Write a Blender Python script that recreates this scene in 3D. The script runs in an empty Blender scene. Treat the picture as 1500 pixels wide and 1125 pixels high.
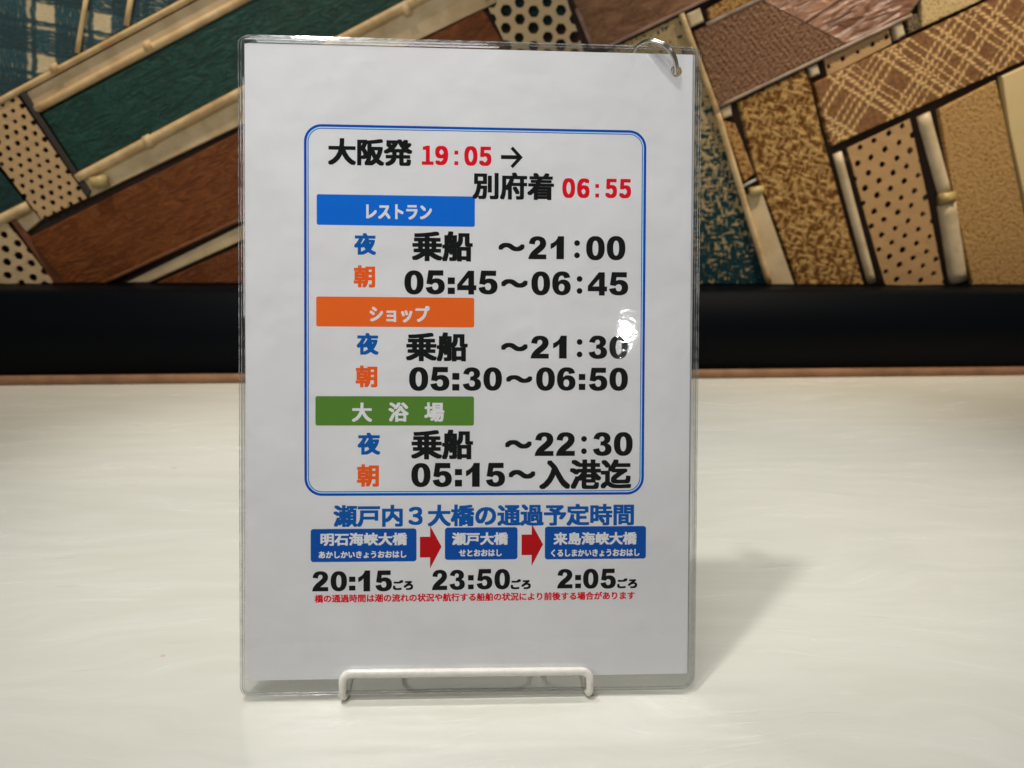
import bpy, bmesh, math, random
from mathutils import Vector, Matrix, noise as mnoise
random.seed(4)
SC = bpy.context.scene
COL = SC.collection
R = math.radians
CAM=[[0.9987095, -0.0030977, -0.0506921, 0.105949], [-0.047513, 0.2955704, -0.9541387, -0.307851], [0.0179387, 0.9553159, 0.2950418, 0.252055]]
WALL=[[-0.397867, 0.565378, 0.0], [0.998961, 0.045563, -0.0], [0.045563, -0.998961, -0.0], 0.07, 0.09806]
PN={
 'teal_plaid':[6,[[-56.74,415.43],[-93.32,235.5],[16.56,291.89],[205.84,389.27],[285.79,428.18]]],
 'rail_a':[6,[[37.49,293.7],[51.66,277.4],[353.62,430.7],[301.31,428.75]]],
 'teal_leather':[8,[[55.64,275.4],[84.07,218.44],[520.38,436.49],[356.6,430.4]]],
 'rail_b':[5,[[80.6,212.66],[88.71,190.74],[622.24,440.9],[527.66,437.38]]],
 'cane_a':[8,[[-18.9,265.15],[39.1,168.13],[88.57,190.93],[34.23,292.19]]],
 'dark_strip':[9,[[37.03,294.17],[89.7,191.0],[93.38,197.46],[42.23,297.58]]],
 'teal_leather_2':[7,[[-80.25,296.72],[-117.31,114.44],[25.07,183.69],[-24.59,262.39]]],
 'rail_d':[5,[[7.48,166.84],[17.71,152.4],[36.85,167.12],[28.39,180.0]]],
 'cane_b':[9,[[-106.72,160.42],[-119.28,98.66],[40.21,98.66],[39.92,101.05],[3.38,163.56]]],
 'strip_b':[7,[[5.15,167.72],[41.49,98.66],[53.44,98.66],[51.61,103.77],[10.83,168.49]]],
 'brown_leather':[7,[[22.22,148.27],[37.95,98.66],[94.3,98.66],[97.3,100.08],[563.98,313.63],[537.3,353.9],[513.71,388.95]]],
 'rail_c':[5,[[116.23,98.66],[140.75,98.66],[242.19,145.17],[517.64,271.93],[508.56,286.61],[243.52,160.91]]],
 'brown_leather_2':[7,[[149.66,98.66],[605.03,98.66],[523.58,266.31],[242.24,140.14]]],
 'cane_c':[8,[[495.73,435.58],[588.05,259.62],[661.56,253.7],[586.5,438.95]]],
 'teal_back':[1.5,[[500.93,433.93],[524.14,391.44],[553.41,381.8],[581.69,369.3],[609.35,382.22],[583.18,436.97]]],
 'brown_leather_3':[9,[[591.37,438.93],[631.55,354.32],[644.86,356.74],[835.8,448.03]]],
 'basket':[6,[[650.91,353.84],[641.56,346.06],[702.02,98.66],[856.93,98.66],[777.34,285.11],[733.45,373.26],[727.42,390.64]]],
 'rail_e':[7,[[821.18,202.01],[861.28,98.66],[891.95,98.66],[838.67,206.86]]],
 'weave_small':[6,[[783.74,284.52],[817.34,218.03],[828.52,227.33],[799.18,281.19]]],
 'weave_small_2':[6,[[756.23,398.27],[760.42,386.29],[809.1,409.37],[894.02,450.81],[851.43,449.22]]],
 'brown_emboss':[10,[[741.95,374.36],[776.0,300.08],[983.76,399.55],[1020.74,454.7],[909.61,450.57],[810.96,405.45]]],
 'cane_strip':[6,[[893.72,351.55],[901.03,334.04],[969.98,369.15],[964.05,385.02]]],
 'lace':[5,[[983.59,395.45],[989.5,380.35],[1002.09,386.31],[994.64,400.63]]],
 'tan_weave':[7,[[986.74,454.05],[1002.35,386.75],[1060.52,414.16],[1145.48,459.96]]],
 'brown_plaid':[8,[[885.26,325.64],[915.85,258.98],[1129.81,356.35],[1264.04,420.01],[1251.6,463.7],[1166.39,460.53],[1062.3,409.94]]],
 'fuzzy':[8,[[800.67,304.31],[830.13,227.42],[872.96,147.52],[896.07,98.66],[979.75,98.66],[942.8,179.2],[900.77,272.87],[879.5,326.93],[872.22,339.52]]],
 'cane_d':[8,[[933.53,256.29],[974.0,169.94],[1006.2,98.66],[1086.46,98.66],[1044.79,196.13],[1006.97,291.31]]],
 'tan_fine':[7,[[1038.87,301.66],[1080.22,194.88],[1122.1,98.66],[1217.5,98.66],[1168.42,187.81],[1118.97,295.94],[1101.39,333.96]]],
 'cream':[8,[[1107.19,338.4],[1130.02,281.08],[1173.8,187.95],[1223.16,98.66],[1355.57,98.66],[1266.22,412.36]]],
 'block_a':[9,[[732.42,391.7],[738.87,378.46],[752.68,384.95],[746.9,398.17]]],
 'block_b':[8,[[779.49,295.94],[784.45,285.93],[794.33,289.76],[791.47,301.95]]],
 'block_c':[8,[[877.46,341.77],[881.99,331.97],[891.01,335.75],[886.34,346.24]]],
 'block_d':[9,[[967.07,389.55],[974.71,373.13],[983.41,378.27],[975.84,393.95]]],
}
RD={
 'rod_a':[[-93.66,230.76],[291.38,428.18],3.14,7],
 'rod_b':[[50.05,280.04],[348.16,430.5],4.21,6],
 'rod_c':[[81.52,211.31],[524.75,437.07],5.03,6],
 'rod_d':[[-118.06,110.75],[27.51,181.58],5.51,7],
 'rod_e':[[726.41,391.5],[778.29,288.66],3.0,9],
 'rod_f':[[776.43,291.51],[861.1,96.26],3.57,9],
 'rod_g':[[924.26,251.58],[992.72,97.44],5.28,5],
 'rod_h':[[1021.38,295.43],[1065.28,207.27],8.0,5],
 'rod_i':[[1069.17,196.2],[1104.61,97.63],11.21,5],
 'trim_a':[[644.94,355.38],[837.47,446.79],1.83,9],
 'trim_b':[[754.94,381.51],[902.75,450.31],2.2,10],
 'trim_c':[[776.92,298.67],[986.37,398.26],1.89,10],
 'trim_d':[[612.75,393.16],[631.48,355.68],2.55,9],
 'trim_e':[[97.4,100.84],[563.94,315.02],1.87,7],
 'node_a':[[71.72,318.06],[78.89,321.49],4.89,7],
 'node_b':[[166.25,341.49],[173.4,344.93],5.97,6],
 'node_c':[[155.32,248.83],[162.72,252.43],6.53,6],
 'node_c2':[[429.62,385.1],[436.77,388.57],6.41,6],
 'bind_a':[[97.15,206.76],[112.88,209.8],6.19,10],
 'bind_b':[[822.71,206.82],[837.86,210.08],4.73,10],
 'bind_c':[[1056.94,201.09],[1073.65,203.66],6.89,9],
 'cord_a':[[115.46,387.95],[98.8,334.97],2.42,7],
 'cord_b':[[159.24,391.29],[150.33,362.07],2.76,7],
 'wire':[[813.9,212.82],[828.47,220.64],1.57,10],
}
TX=[
 ['departure_text','k','大阪発',38.1,77.27,241.78,254.32,0.543,0.383],
 ['departure_time','r','１',81.69,87.14,242.66,251.61,0.559,0.383],
 ['departure_time','r','９',87.88,94.04,242.6,251.65,0.559,0.383],
 ['departure_time','r','@sq',96.92,98.71,247.68,249.5,0.0,0.0],
 ['departure_time','r','@sq',96.92,98.71,242.76,244.58,0.0,0.0],
 ['departure_time','r','０',101.53,107.75,242.55,251.75,0.559,0.383],
 ['departure_time','r','５',108.55,114.33,242.58,251.63,0.559,0.383],
 ['direction_arrow','k','@arrow',118.8,129.12,241.71,251.93,0,0],
 ['arrival_text','k','別府着',105.38,143.97,226.96,239.77,0.479,0.351],
 ['arrival_time','r','０',147.93,154.04,228.16,237.54,0.559,0.383],
 ['arrival_time','r','６',154.95,160.95,228.25,237.57,0.559,0.383],
 ['arrival_time','r','@sq',163.68,165.44,233.11,234.95,0.0,0.0],
 ['arrival_time','r','@sq',163.7,165.46,228.63,230.5,0.0,0.0],
 ['arrival_time','r','５',168.45,174.07,228.42,237.59,0.559,0.383],
 ['arrival_time','r','５',175.09,180.82,228.41,237.59,0.559,0.383],
 ['restaurant_banner','w','レストラン',55.77,86.43,217.0,223.99,0.288,0.224],
 ['night_mark','b','夜',50.2,60.4,200.21,210.41,0.415,0.351],
 ['evening_hours_0','k','乗船',77.07,105.66,197.51,211.76,0.623,0.415],
 ['evening_hours_0','k','〜',117.7,130.27,202.71,206.64,0.447,0.607],
 ['evening_hours_0','k','#2',131.96,140.67,199.08,209.94,0.0,0.0],
 ['evening_hours_0','k','#1',142.49,148.9,199.2,210.08,0.0,0.0],
 ['evening_hours_0','k','@dot',153.74,156.51,201.14,206.93,1.374,0],
 ['evening_hours_0','k','#0',159.46,168.38,198.87,210.36,0.0,0.0],
 ['evening_hours_0','k','#0',169.36,178.3,199.0,210.51,0.0,0.0],
 ['morning_mark','o','朝',50.0,59.99,184.95,195.29,0.415,0.351],
 ['morning_hours_0','k','#0',73.61,82.6,181.89,193.23,0.0,0.0],
 ['morning_hours_0','k','#5',83.56,92.57,182.0,193.36,0.0,0.0],
 ['morning_hours_0','k','@sq',93.92,97.29,186.9,190.08,0.0,0.0],
 ['morning_hours_0','k','@sq',93.92,97.29,182.24,185.3,0.0,0.0],
 ['morning_hours_0','k','#4',98.38,107.41,182.1,193.32,0.0,0.0],
 ['morning_hours_0','k','#5',108.38,117.44,182.21,193.45,0.0,0.0],
 ['morning_hours_0','k','〜',119.05,131.83,185.52,189.58,0.447,0.607],
 ['morning_hours_0','k','#0',133.45,142.38,182.01,193.35,0.0,0.0],
 ['morning_hours_0','k','#6',143.36,152.31,182.12,193.48,0.0,0.0],
 ['morning_hours_0','k','@dot',155.11,157.75,184.26,189.96,1.374,0],
 ['morning_hours_0','k','#4',160.4,169.6,182.18,193.24,0.0,0.0],
 ['morning_hours_0','k','#5',170.58,179.8,182.3,193.37,0.0,0.0],
 ['shop_banner','w','ショップ',57.38,85.45,168.73,176.52,0.288,0.224],
 ['night_mark','b','夜',51.35,61.62,153.43,163.69,0.415,0.351],
 ['evening_hours_1','k','乗船',74.31,103.44,150.41,164.2,0.623,0.415],
 ['evening_hours_1','k','〜',119.1,131.93,155.46,159.41,0.447,0.607],
 ['evening_hours_1','k','#2',133.23,142.09,152.05,162.91,0.0,0.0],
 ['evening_hours_1','k','#1',143.94,150.46,152.11,162.99,0.0,0.0],
 ['evening_hours_1','k','@dot',155.35,157.89,154.1,160.02,1.374,0],
 ['evening_hours_1','k','#3',160.98,169.93,151.98,163.15,0.0,0.0],
 ['evening_hours_1','k','#0',170.91,179.88,152.05,163.23,0.0,0.0],
 ['morning_mark','o','朝',50.9,61.02,138.12,148.39,0.415,0.351],
 ['morning_hours_1','k','#0',75.86,84.86,136.5,147.78,0.0,0.0],
 ['morning_hours_1','k','#5',85.83,94.85,136.55,147.85,0.0,0.0],
 ['morning_hours_1','k','@sq',96.17,99.52,141.82,145.02,0.0,0.0],
 ['morning_hours_1','k','@sq',96.17,99.52,136.72,139.79,0.0,0.0],
 ['morning_hours_1','k','#3',101.13,109.92,136.63,147.75,0.0,0.0],
 ['morning_hours_1','k','#0',110.89,119.7,136.68,147.81,0.0,0.0],
 ['morning_hours_1','k','〜',121.58,134.21,140.44,144.13,0.447,0.607],
 ['morning_hours_1','k','#0',135.9,144.89,136.73,147.91,0.0,0.0],
 ['morning_hours_1','k','#6',145.87,154.88,136.78,147.98,0.0,0.0],
 ['morning_hours_1','k','@sq',156.32,159.46,141.9,144.8,0.0,0.0],
 ['morning_hours_1','k','@sq',156.34,159.48,137.15,140.11,0.0,0.0],
 ['morning_hours_1','k','#5',161.17,170.06,136.73,147.81,0.0,0.0],
 ['morning_hours_1','k','#0',171.04,179.96,136.78,147.88,0.0,0.0],
 ['bath_banner','w','大',49.15,58.6,121.84,130.97,0.319,0.256],
 ['bath_banner','w','浴',66.22,75.75,121.89,131.05,0.319,0.256],
 ['bath_banner','w','場',83.06,92.44,121.94,131.12,0.319,0.256],
 ['night_mark','b','夜',51.78,62.43,106.35,116.8,0.415,0.351],
 ['evening_hours_2','k','乗船',76.83,106.12,104.01,118.26,0.623,0.415],
 ['evening_hours_2','k','〜',121.18,134.06,109.17,113.27,0.447,0.607],
 ['evening_hours_2','k','#2',135.39,144.59,105.66,116.98,0.0,0.0],
 ['evening_hours_2','k','#2',145.57,154.8,105.67,117.0,0.0,0.0],
 ['evening_hours_2','k','@dot',157.61,160.43,107.9,113.78,1.374,0],
 ['evening_hours_2','k','#3',163.33,172.4,105.61,117.04,0.0,0.0],
 ['evening_hours_2','k','#0',173.39,182.49,105.62,117.06,0.0,0.0],
 ['morning_mark','o','朝',51.49,61.77,91.22,101.84,0.415,0.351],
 ['morning_hours_2','k','#0',76.98,86.04,90.99,102.42,0.0,0.0],
 ['morning_hours_2','k','#5',87.0,96.09,90.97,102.42,0.0,0.0],
 ['morning_hours_2','k','@sq',97.54,100.93,96.58,99.5,0.0,0.0],
 ['morning_hours_2','k','@sq',97.54,100.93,91.19,94.37,0.0,0.0],
 ['morning_hours_2','k','#1',102.77,109.3,91.02,102.43,0.0,0.0],
 ['morning_hours_2','k','#5',112.2,121.37,91.0,102.43,0.0,0.0],
 ['morning_hours_2','k','〜',122.96,135.88,94.8,99.04,0.447,0.607],
 ['morning_hours_2','k','入港迄',137.61,181.94,89.69,103.97,0.623,0.415],
 ['bridge_title','c','瀬戸内３大橋の通過予定時間',40.56,183.39,72.21,82.71,0.431,0.319],
 ['bridge_box_0','w','明石海峡大橋',34.49,75.05,63.37,69.46,0.256,0.192],
 ['bridge_box_0','w','あかしかいきょうおおはし',33.64,74.72,57.44,60.81,0.144,0.112],
 ['bridge_box_1','w','瀬戸大橋',96.25,122.88,63.24,69.31,0.256,0.192],
 ['bridge_box_1','w','せとおおはし',99.55,119.96,57.82,61.18,0.144,0.112],
 ['bridge_box_2','w','来島海峡大橋',144.63,184.81,62.95,69.07,0.256,0.192],
 ['bridge_box_2','w','くるしまかいきょうおおはし',143.47,186.2,57.32,60.88,0.144,0.112],
 ['bridge_time_0','k','#2',30.61,38.24,41.87,51.42,0.0,0.0],
 ['bridge_time_0','k','#0',39.19,46.84,41.8,51.36,0.0,0.0],
 ['bridge_time_0','k','@sq',47.8,50.8,46.19,48.69,0.0,0.0],
 ['bridge_time_0','k','@sq',47.79,50.79,42.1,44.44,0.0,0.0],
 ['bridge_time_0','k','#1',52.11,57.68,41.64,51.57,0.0,0.0],
 ['bridge_time_0','k','#5',60.16,67.97,41.56,51.5,0.0,0.0],
 ['bridge_time_0','k','ごろ',68.41,77.93,42.07,46.89,0.288,0.256],
 ['bridge_time_1','k','#2',86.79,94.14,41.89,51.58,0.0,0.0],
 ['bridge_time_1','k','#3',95.11,102.47,41.83,51.52,0.0,0.0],
 ['bridge_time_1','k','@sq',103.9,106.59,46.35,48.9,0.0,0.0],
 ['bridge_time_1','k','@sq',103.9,106.59,42.1,44.39,0.0,0.0],
 ['bridge_time_1','k','#5',107.99,115.46,41.95,51.76,0.0,0.0],
 ['bridge_time_1','k','#0',116.44,123.93,41.88,51.7,0.0,0.0],
 ['bridge_time_1','k','ごろ',124.26,133.86,41.9,46.76,0.288,0.256],
 ['bridge_time_2','k','#2',146.46,154.01,42.06,51.43,0.0,0.0],
 ['bridge_time_2','k','@sq',155.16,157.99,45.96,48.49,0.0,0.0],
 ['bridge_time_2','k','@sq',155.17,158.0,42.1,44.34,0.0,0.0],
 ['bridge_time_2','k','#0',158.98,166.39,41.79,51.41,0.0,0.0],
 ['bridge_time_2','k','#5',167.38,174.81,41.72,51.35,0.0,0.0],
 ['bridge_time_2','k','ごろ',175.48,185.19,41.81,46.67,0.288,0.256],
 ['notice_text','r','橋の通過時間は潮の流れの状況や航行する船舶の状況により前後する場合があります',31.72,184.13,36.42,40.35,0.144,0.112],
]
BX={
 'restaurant_banner':[32.91,106.61,213.95,228.17],
 'shop_banner':[32.63,106.43,166.59,180.57],
 'bath_banner':[32.22,106.46,120.14,133.94],
 'bridge_box_0':[29.94,79.49,55.75,71.37],
 'bridge_box_1':[92.89,127.41,56.28,71.69],
 'bridge_box_2':[140.51,189.29,56.11,71.83],
 'frame':[27.08,188.02,87.01,260.63],
 'arrow_0':[81.09,91.31,52.23,72.54],
 'arrow_1':[129.34,139.63,53.02,73.23],
}


# ---------------------------------------------------------------- camera, world, lamps, exposure
cam_d = bpy.data.cameras.new('camera')
cam = bpy.data.objects.new('camera', cam_d); COL.objects.link(cam)
cam.matrix_world = Matrix(CAM + [[0, 0, 0, 1]])
cam_d.sensor_width = 36.0; cam_d.lens = 27.05
cam_d.clip_start = 0.01; cam_d.clip_end = 60
cam_d.dof.use_dof = True; cam_d.dof.focus_distance = 0.352; cam_d.dof.aperture_fstop = 12
SC.camera = cam

w = bpy.data.worlds.new('World'); SC.world = w; w.use_nodes = True
bg = w.node_tree.nodes['Background']
bg.inputs[0].default_value = (1.0, 0.97, 0.93, 1); bg.inputs[1].default_value = 0.09

def lamp(name, kind, loc, energy, color, radius=.03, target=None, **kw):
    d = bpy.data.lights.new(name, kind); d.energy = energy; d.color = color
    if kind == 'AREA': d.size = radius
    else: d.shadow_soft_size = radius
    for k, v in kw.items(): setattr(d, k, v)
    o = bpy.data.objects.new(name, d); COL.objects.link(o); o.location = loc
    if target is not None:
        o.rotation_euler = (Vector(target) - Vector(loc)).to_track_quat('-Z', 'Y').to_euler()
    return o
KEY = Vector((-.144, -.043, 1.25))
lamp('ceiling_downlight', 'SPOT', KEY, 22, (1, .987, .955), .030, (.11, .24, 0), spot_size=R(44), spot_blend=1.0)
lamp('overhead_fill', 'AREA', (-.02, -.27, .86), 1.6, (1, .985, .97), .30, (.05, .02, .12))  # added fill close above the card, stands in for ceiling bounce
lamp('left_front_fill', 'AREA', (-1.0, -.85, .82), 2.7, (1, .985, .975), .5, (.1, 0, .2))  # added soft fill from the front left to brighten the paper
lamp('small_downlight', 'SPOT', Vector((.178, .048, .169)) + Vector((.194, -.929, .316)) * 2.6, 17, (1, .985, .965), .013, (.095, .05, .215), spot_size=R(9.5), spot_blend=1.0)
lamp('rear_downlight_right', 'SPOT', (.58, .36, 1.3), 30, (1, .987, .955), .03, (.42, .16, 0), spot_size=R(33), spot_blend=1.0)
lamp('rear_downlight_left', 'SPOT', (-.25, .36, 1.3), 18, (1, .987, .955), .03, (-.06, .15, 0), spot_size=R(31), spot_blend=1.0)
lamp('wall_washer_left', 'SPOT', (-.35, .25, 1.35), 30, (1, .86, .69), .03, (-.25, .57, .46), spot_size=R(46), spot_blend=1.0)
lamp('wall_washer_right', 'SPOT', (.72, .22, 1.35), 60, (1, .86, .69), .03, (.64, .61, .52), spot_size=R(46), spot_blend=1.0)

SC.render.engine = 'CYCLES'
cy = SC.cycles
cy.use_denoising = True
cy.max_bounces = 10; cy.diffuse_bounces = 4; cy.glossy_bounces = 5; cy.transmission_bounces = 6
cy.transparent_max_bounces = 24
cy.caustics_reflective = True; cy.blur_glossy = 0.0; cy.use_guiding = True; cy.use_surface_guiding = True
cy.sample_clamp_indirect = 10
vs = SC.view_settings
vs.view_transform = 'Standard'; vs.look = 'None'; vs.exposure = .33; vs.gamma = 1; vs.use_curve_mapping = False

# ---------------------------------------------------------------- helpers
def lin(r, g, b, k=1.0):
    f = lambda c: (c / 255 / 12.92 if c / 255 <= .04045 else ((c / 255 + .055) / 1.055) ** 2.4)
    return (min(1, f(r) * k), min(1, f(g) * k), min(1, f(b) * k), 1)
class Mat:
    """a small wrapper for writing node materials"""
    def __init__(s, name):
        s.m = bpy.data.materials.new(name); s.m.use_nodes = True; s.t = s.m.node_tree
        s.b = s.t.nodes['Principled BSDF']; s.out = s.t.nodes['Material Output']
    def n(s, typ, ins=None, **pr):
        nd = s.t.nodes.new('ShaderNode' + typ)
        for k, v in pr.items(): setattr(nd, k, v)
        for k, v in (ins or {}).items():
            if hasattr(v, 'is_output'): s.t.links.new(v, nd.inputs[k])
            else: nd.inputs[k].default_value = v
        return nd
    def m2(s, op, a, b=0.0, c=None):
        d = {0: a, 1: b}
        if c is not None: d[2] = c
        return s.n('Math', d, operation=op).outputs[0]
    def mix(s, f, a, b, typ='MIX'):
        nd = s.n('Mix', None, data_type='RGBA', blend_type=typ)
        for i, v in ((0, f), (6, a), (7, b)):
            if hasattr(v, 'is_output'): s.t.links.new(v, nd.inputs[i])
            else: nd.inputs[i].default_value = v
        return nd.outputs[2]
    def uv(s, scale=(1, 1, 1), rot=0, loc=(0, 0, 0), src='UV'):
        c = s.n('TexCoord').outputs[src]
        return s.n('Mapping', {0: c, 1: loc, 2: (0, 0, rot), 3: scale}).outputs[0]
    def xyz(s, v):
        o = s.n('SeparateXYZ', {0: v}).outputs; return o[0], o[1], o[2]
    def noise(s, v, scale, detail=3, rough=.55, dist=0):
        return s.n('TexNoise', {'Vector': v, 'Scale': scale, 'Detail': detail, 'Roughness': rough, 'Distortion': dist}).outputs[0]
    def ramp(s, f, lo, hi):
        return s.n('MapRange', {0: f, 1: lo, 2: hi, 3: 0.0, 4: 1.0}, interpolation_type='SMOOTHSTEP').outputs[0]
    def stripe(s, x, period, half, soft, off=0.0):
        """1 on a band of half-width `half` (fraction of the period), 0 between"""
        f = s.m2('FRACT', s.m2('ADD', s.m2('DIVIDE', x, period), off + 100.0))
        d = s.m2('ABSOLUTE', s.m2('SUBTRACT', f, .5))
        return s.n('MapRange', {0: d, 1: half - soft, 2: half + soft, 3: 1.0, 4: 0.0}, interpolation_type='SMOOTHSTEP').outputs[0]
    def bump(s, h, dist, strength=1.0, normal=None):
        d = {'Height': h, 'Distance': dist, 'Strength': strength}
        if normal is not None: d['Normal'] = normal
        return s.n('Bump', d).outputs[0]
    def set(s, **kw):
        for k, v in kw.items():
            k = {'color': 'Base Color', 'rough': 'Roughness', 'metal': 'Metallic', 'normal': 'Normal', 'spec': 'Specular IOR Level', 'coat': 'Coat Weight', 'coatr': 'Coat Roughness'}[k]
            if hasattr(v, 'is_output'): s.t.links.new(v, s.b.inputs[k])
            else: s.b.inputs[k].default_value = v
        return s.m

def link(o, parent=None):
    COL.objects.link(o)
    if parent is not None: o.parent = parent
    return o
def obj(name, bm, mat, parent=None, smooth=False):
    me = bpy.data.meshes.new(name)
    bm.normal_update(); bm.to_mesh(me); bm.free()
    for m_ in (mat if isinstance(mat, (list, tuple)) else [mat]): me.materials.append(m_)
    if smooth:
        for p in me.polygons: p.use_smooth = True
    return link(bpy.data.objects.new(name, me), parent)
def empty(name, loc=(0, 0, 0)):
    o = bpy.data.objects.new(name, None); o.empty_display_size = .02; o.location = loc
    return link(o)
def tag(o, label, cat=None, group=None, kind=None):
    if label: o['label'] = label
    if cat: o['category'] = cat
    if group: o['group'] = group
    if kind: o['kind'] = kind
    return o
def tube(bm, pts, r, seg=12, cap=True):
    pts = [Vector(p) for p in pts]
    rs = r if isinstance(r, (list, tuple)) else [r] * len(pts)
    ring0 = None; up = None
    for i, p in enumerate(pts):
        t = ((pts[min(i + 1, len(pts) - 1)] - p).normalized() + (p - pts[max(i - 1, 0)]).normalized()).normalized()
        if up is None: up = Vector((0, 0, 1)) if abs(t.z) < .9 else Vector((0, 1, 0))
        a = (up - t * up.dot(t)).normalized(); b = t.cross(a); up = a
        ring = [bm.verts.new(p + (a * math.cos(2 * math.pi * k / seg) + b * math.sin(2 * math.pi * k / seg)) * rs[i]) for k in range(seg)]
        if ring0:
            for k in range(seg): bm.faces.new((ring0[k], ring0[(k + 1) % seg], ring[(k + 1) % seg], ring[k]))
        elif cap: bm.faces.new(ring[::-1])
        ring0 = ring
    if cap: bm.faces.new(ring0)
def arc(c, a, b, r, t0, t1, n=8):
    return [c + a * (r * math.cos(t0 + (t1 - t0) * i / n)) + b * (r * math.sin(t0 + (t1 - t0) * i / n)) for i in range(n + 1)]
def box(bm, x0, x1, y0, y1, z0, z1):
    v = [bm.verts.new((x, y, z)) for z in (z0, z1) for (x, y) in ((x0, y0), (x1, y0), (x1, y1), (x0, y1))]
    for f in ((3, 2, 1, 0), (4, 5, 6, 7), (0, 1, 5, 4), (1, 2, 6, 5), (2, 3, 7, 6), (3, 0, 4, 7)): bm.faces.new([v[i] for i in f])
    return v
def bevel(bm, off, seg=2, ang=R(40)):
    es = [e for e in bm.edges if len(e.link_faces) == 2 and e.calc_face_angle(0) > ang]
    bmesh.ops.bevel(bm, geom=es, offset=off, segments=seg, profile=.5, affect='EDGES', clamp_overlap=True)

# ---------------------------------------------------------------- materials of the surface and the background
def counter_mat():
    s = Mat('white_counter')
    v = s.uv(src='Object')
    warp = s.noise(s.uv((1.6, 3.2, 1), src='Object'), 2.2, 3)
    x, y, z = s.xyz(v)
    yy = s.m2('ADD', y, s.m2('MULTIPLY', warp, .11))
    st = s.noise(s.n('CombineXYZ', {0: s.m2('MULTIPLY', x, 7.0), 1: s.m2('MULTIPLY', yy, 62.0)}).outputs[0], 1.0, 7, .68)
    cv2 = s.n('CombineXYZ', {0: s.m2('MULTIPLY', x, 16.0), 1: s.m2('MULTIPLY', yy, 210.0), 2: 3.0}).outputs[0]
    fine = s.noise(cv2, 1.0, 3, .6)
    area = s.ramp(s.noise(s.uv((5, 11, 1), src='Object'), 2.4, 3), .46, .66)
    scr = s.m2('MULTIPLY', s.ramp(fine, .60, .70), area)
    dk = s.m2('MULTIPLY', s.ramp(fine, .38, .30), area)
    blot = s.noise(s.uv((3, 6, 1), src='Object'), 2.0, 3)
    c = s.mix(s.ramp(st, .3, .7), lin(214, 213, 200), lin(221, 220, 209))
    c = s.mix(s.m2('MULTIPLY', scr, .45), c, lin(236, 236, 227))
    c = s.mix(s.m2('MULTIPLY', dk, .35), c, lin(196, 194, 180))
    c = s.mix(s.m2('MULTIPLY', s.ramp(blot, .5, .75), .35), c, lin(206, 206, 193))
    def spot(c, px, py, rx, ry, col, k):
        dx = s.m2('DIVIDE', s.m2('SUBTRACT', x, px), rx); dy = s.m2('DIVIDE', s.m2('SUBTRACT', y, py), ry)
        d = s.m2('ADD', s.m2('MULTIPLY', dx, dx), s.m2('MULTIPLY', dy, dy))
        return s.mix(s.m2('MULTIPLY', s.n('MapRange', {0: d, 1: .3, 2: 1.0, 3: 1.0, 4: 0.0}).outputs[0], k), c, col)
    c = spot(c, -.052, .035, .0016, .0012, lin(215, 150, 152), .5)
    c = spot(c, -.134, .276, .003, .0025, lin(215, 160, 158), .35)
    b1 = s.bump(st, .00016, .5); b2 = s.bump(s.m2('SUBTRACT', scr, dk), .00015, .6, b1)
    ro = s.m2('ADD', .20, s.m2('MULTIPLY', st, .12))
    return s.set(color=c, rough=ro, normal=b2, spec=.45)
def plain(name, col, rough=.5, metal=0, bump=0, scale=300, src='Object', spec=.5, var=.0):
    s = Mat(name)
    c = col
    n_ = s.noise(s.uv(src=src), scale, 4)
    if var: c = s.mix(s.m2('MULTIPLY', s.ramp(n_, .3, .7), var), col, tuple(x * .55 for x in col[:3]) + (1,))
    s.set(color=c, rough=rough, metal=metal, spec=spec)
    if bump: s.set(normal=s.bump(n_, bump, .6))
    return s.m
def leather_mat(name, dark, light, k=1.7, rough=.42, along=(1, 3)):
    s = Mat(name)
    v = s.uv((along[0], along[1], 1))
    big = s.noise(v, .28, 5, .6, 1.6)
    wr = s.noise(v, .8, 4, .65, 2.2)
    gr = s.noise(s.uv(), 14, 3)
    c = s.mix(s.ramp(big, .3, .72), dark, light)
    c = s.mix(s.m2('MULTIPLY', s.ramp(wr, .52, .72), .4), c, tuple(min(1, x * 1.7) for x in light[:3]) + (1,))
    b1 = s.bump(wr, .0022 * k, .8); b2 = s.bump(gr, .0005, .5, b1); b3 = s.bump(big, .004 * k, .6, b2)
    return s.set(color=c, rough=rough, normal=b3, spec=.28)
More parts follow.
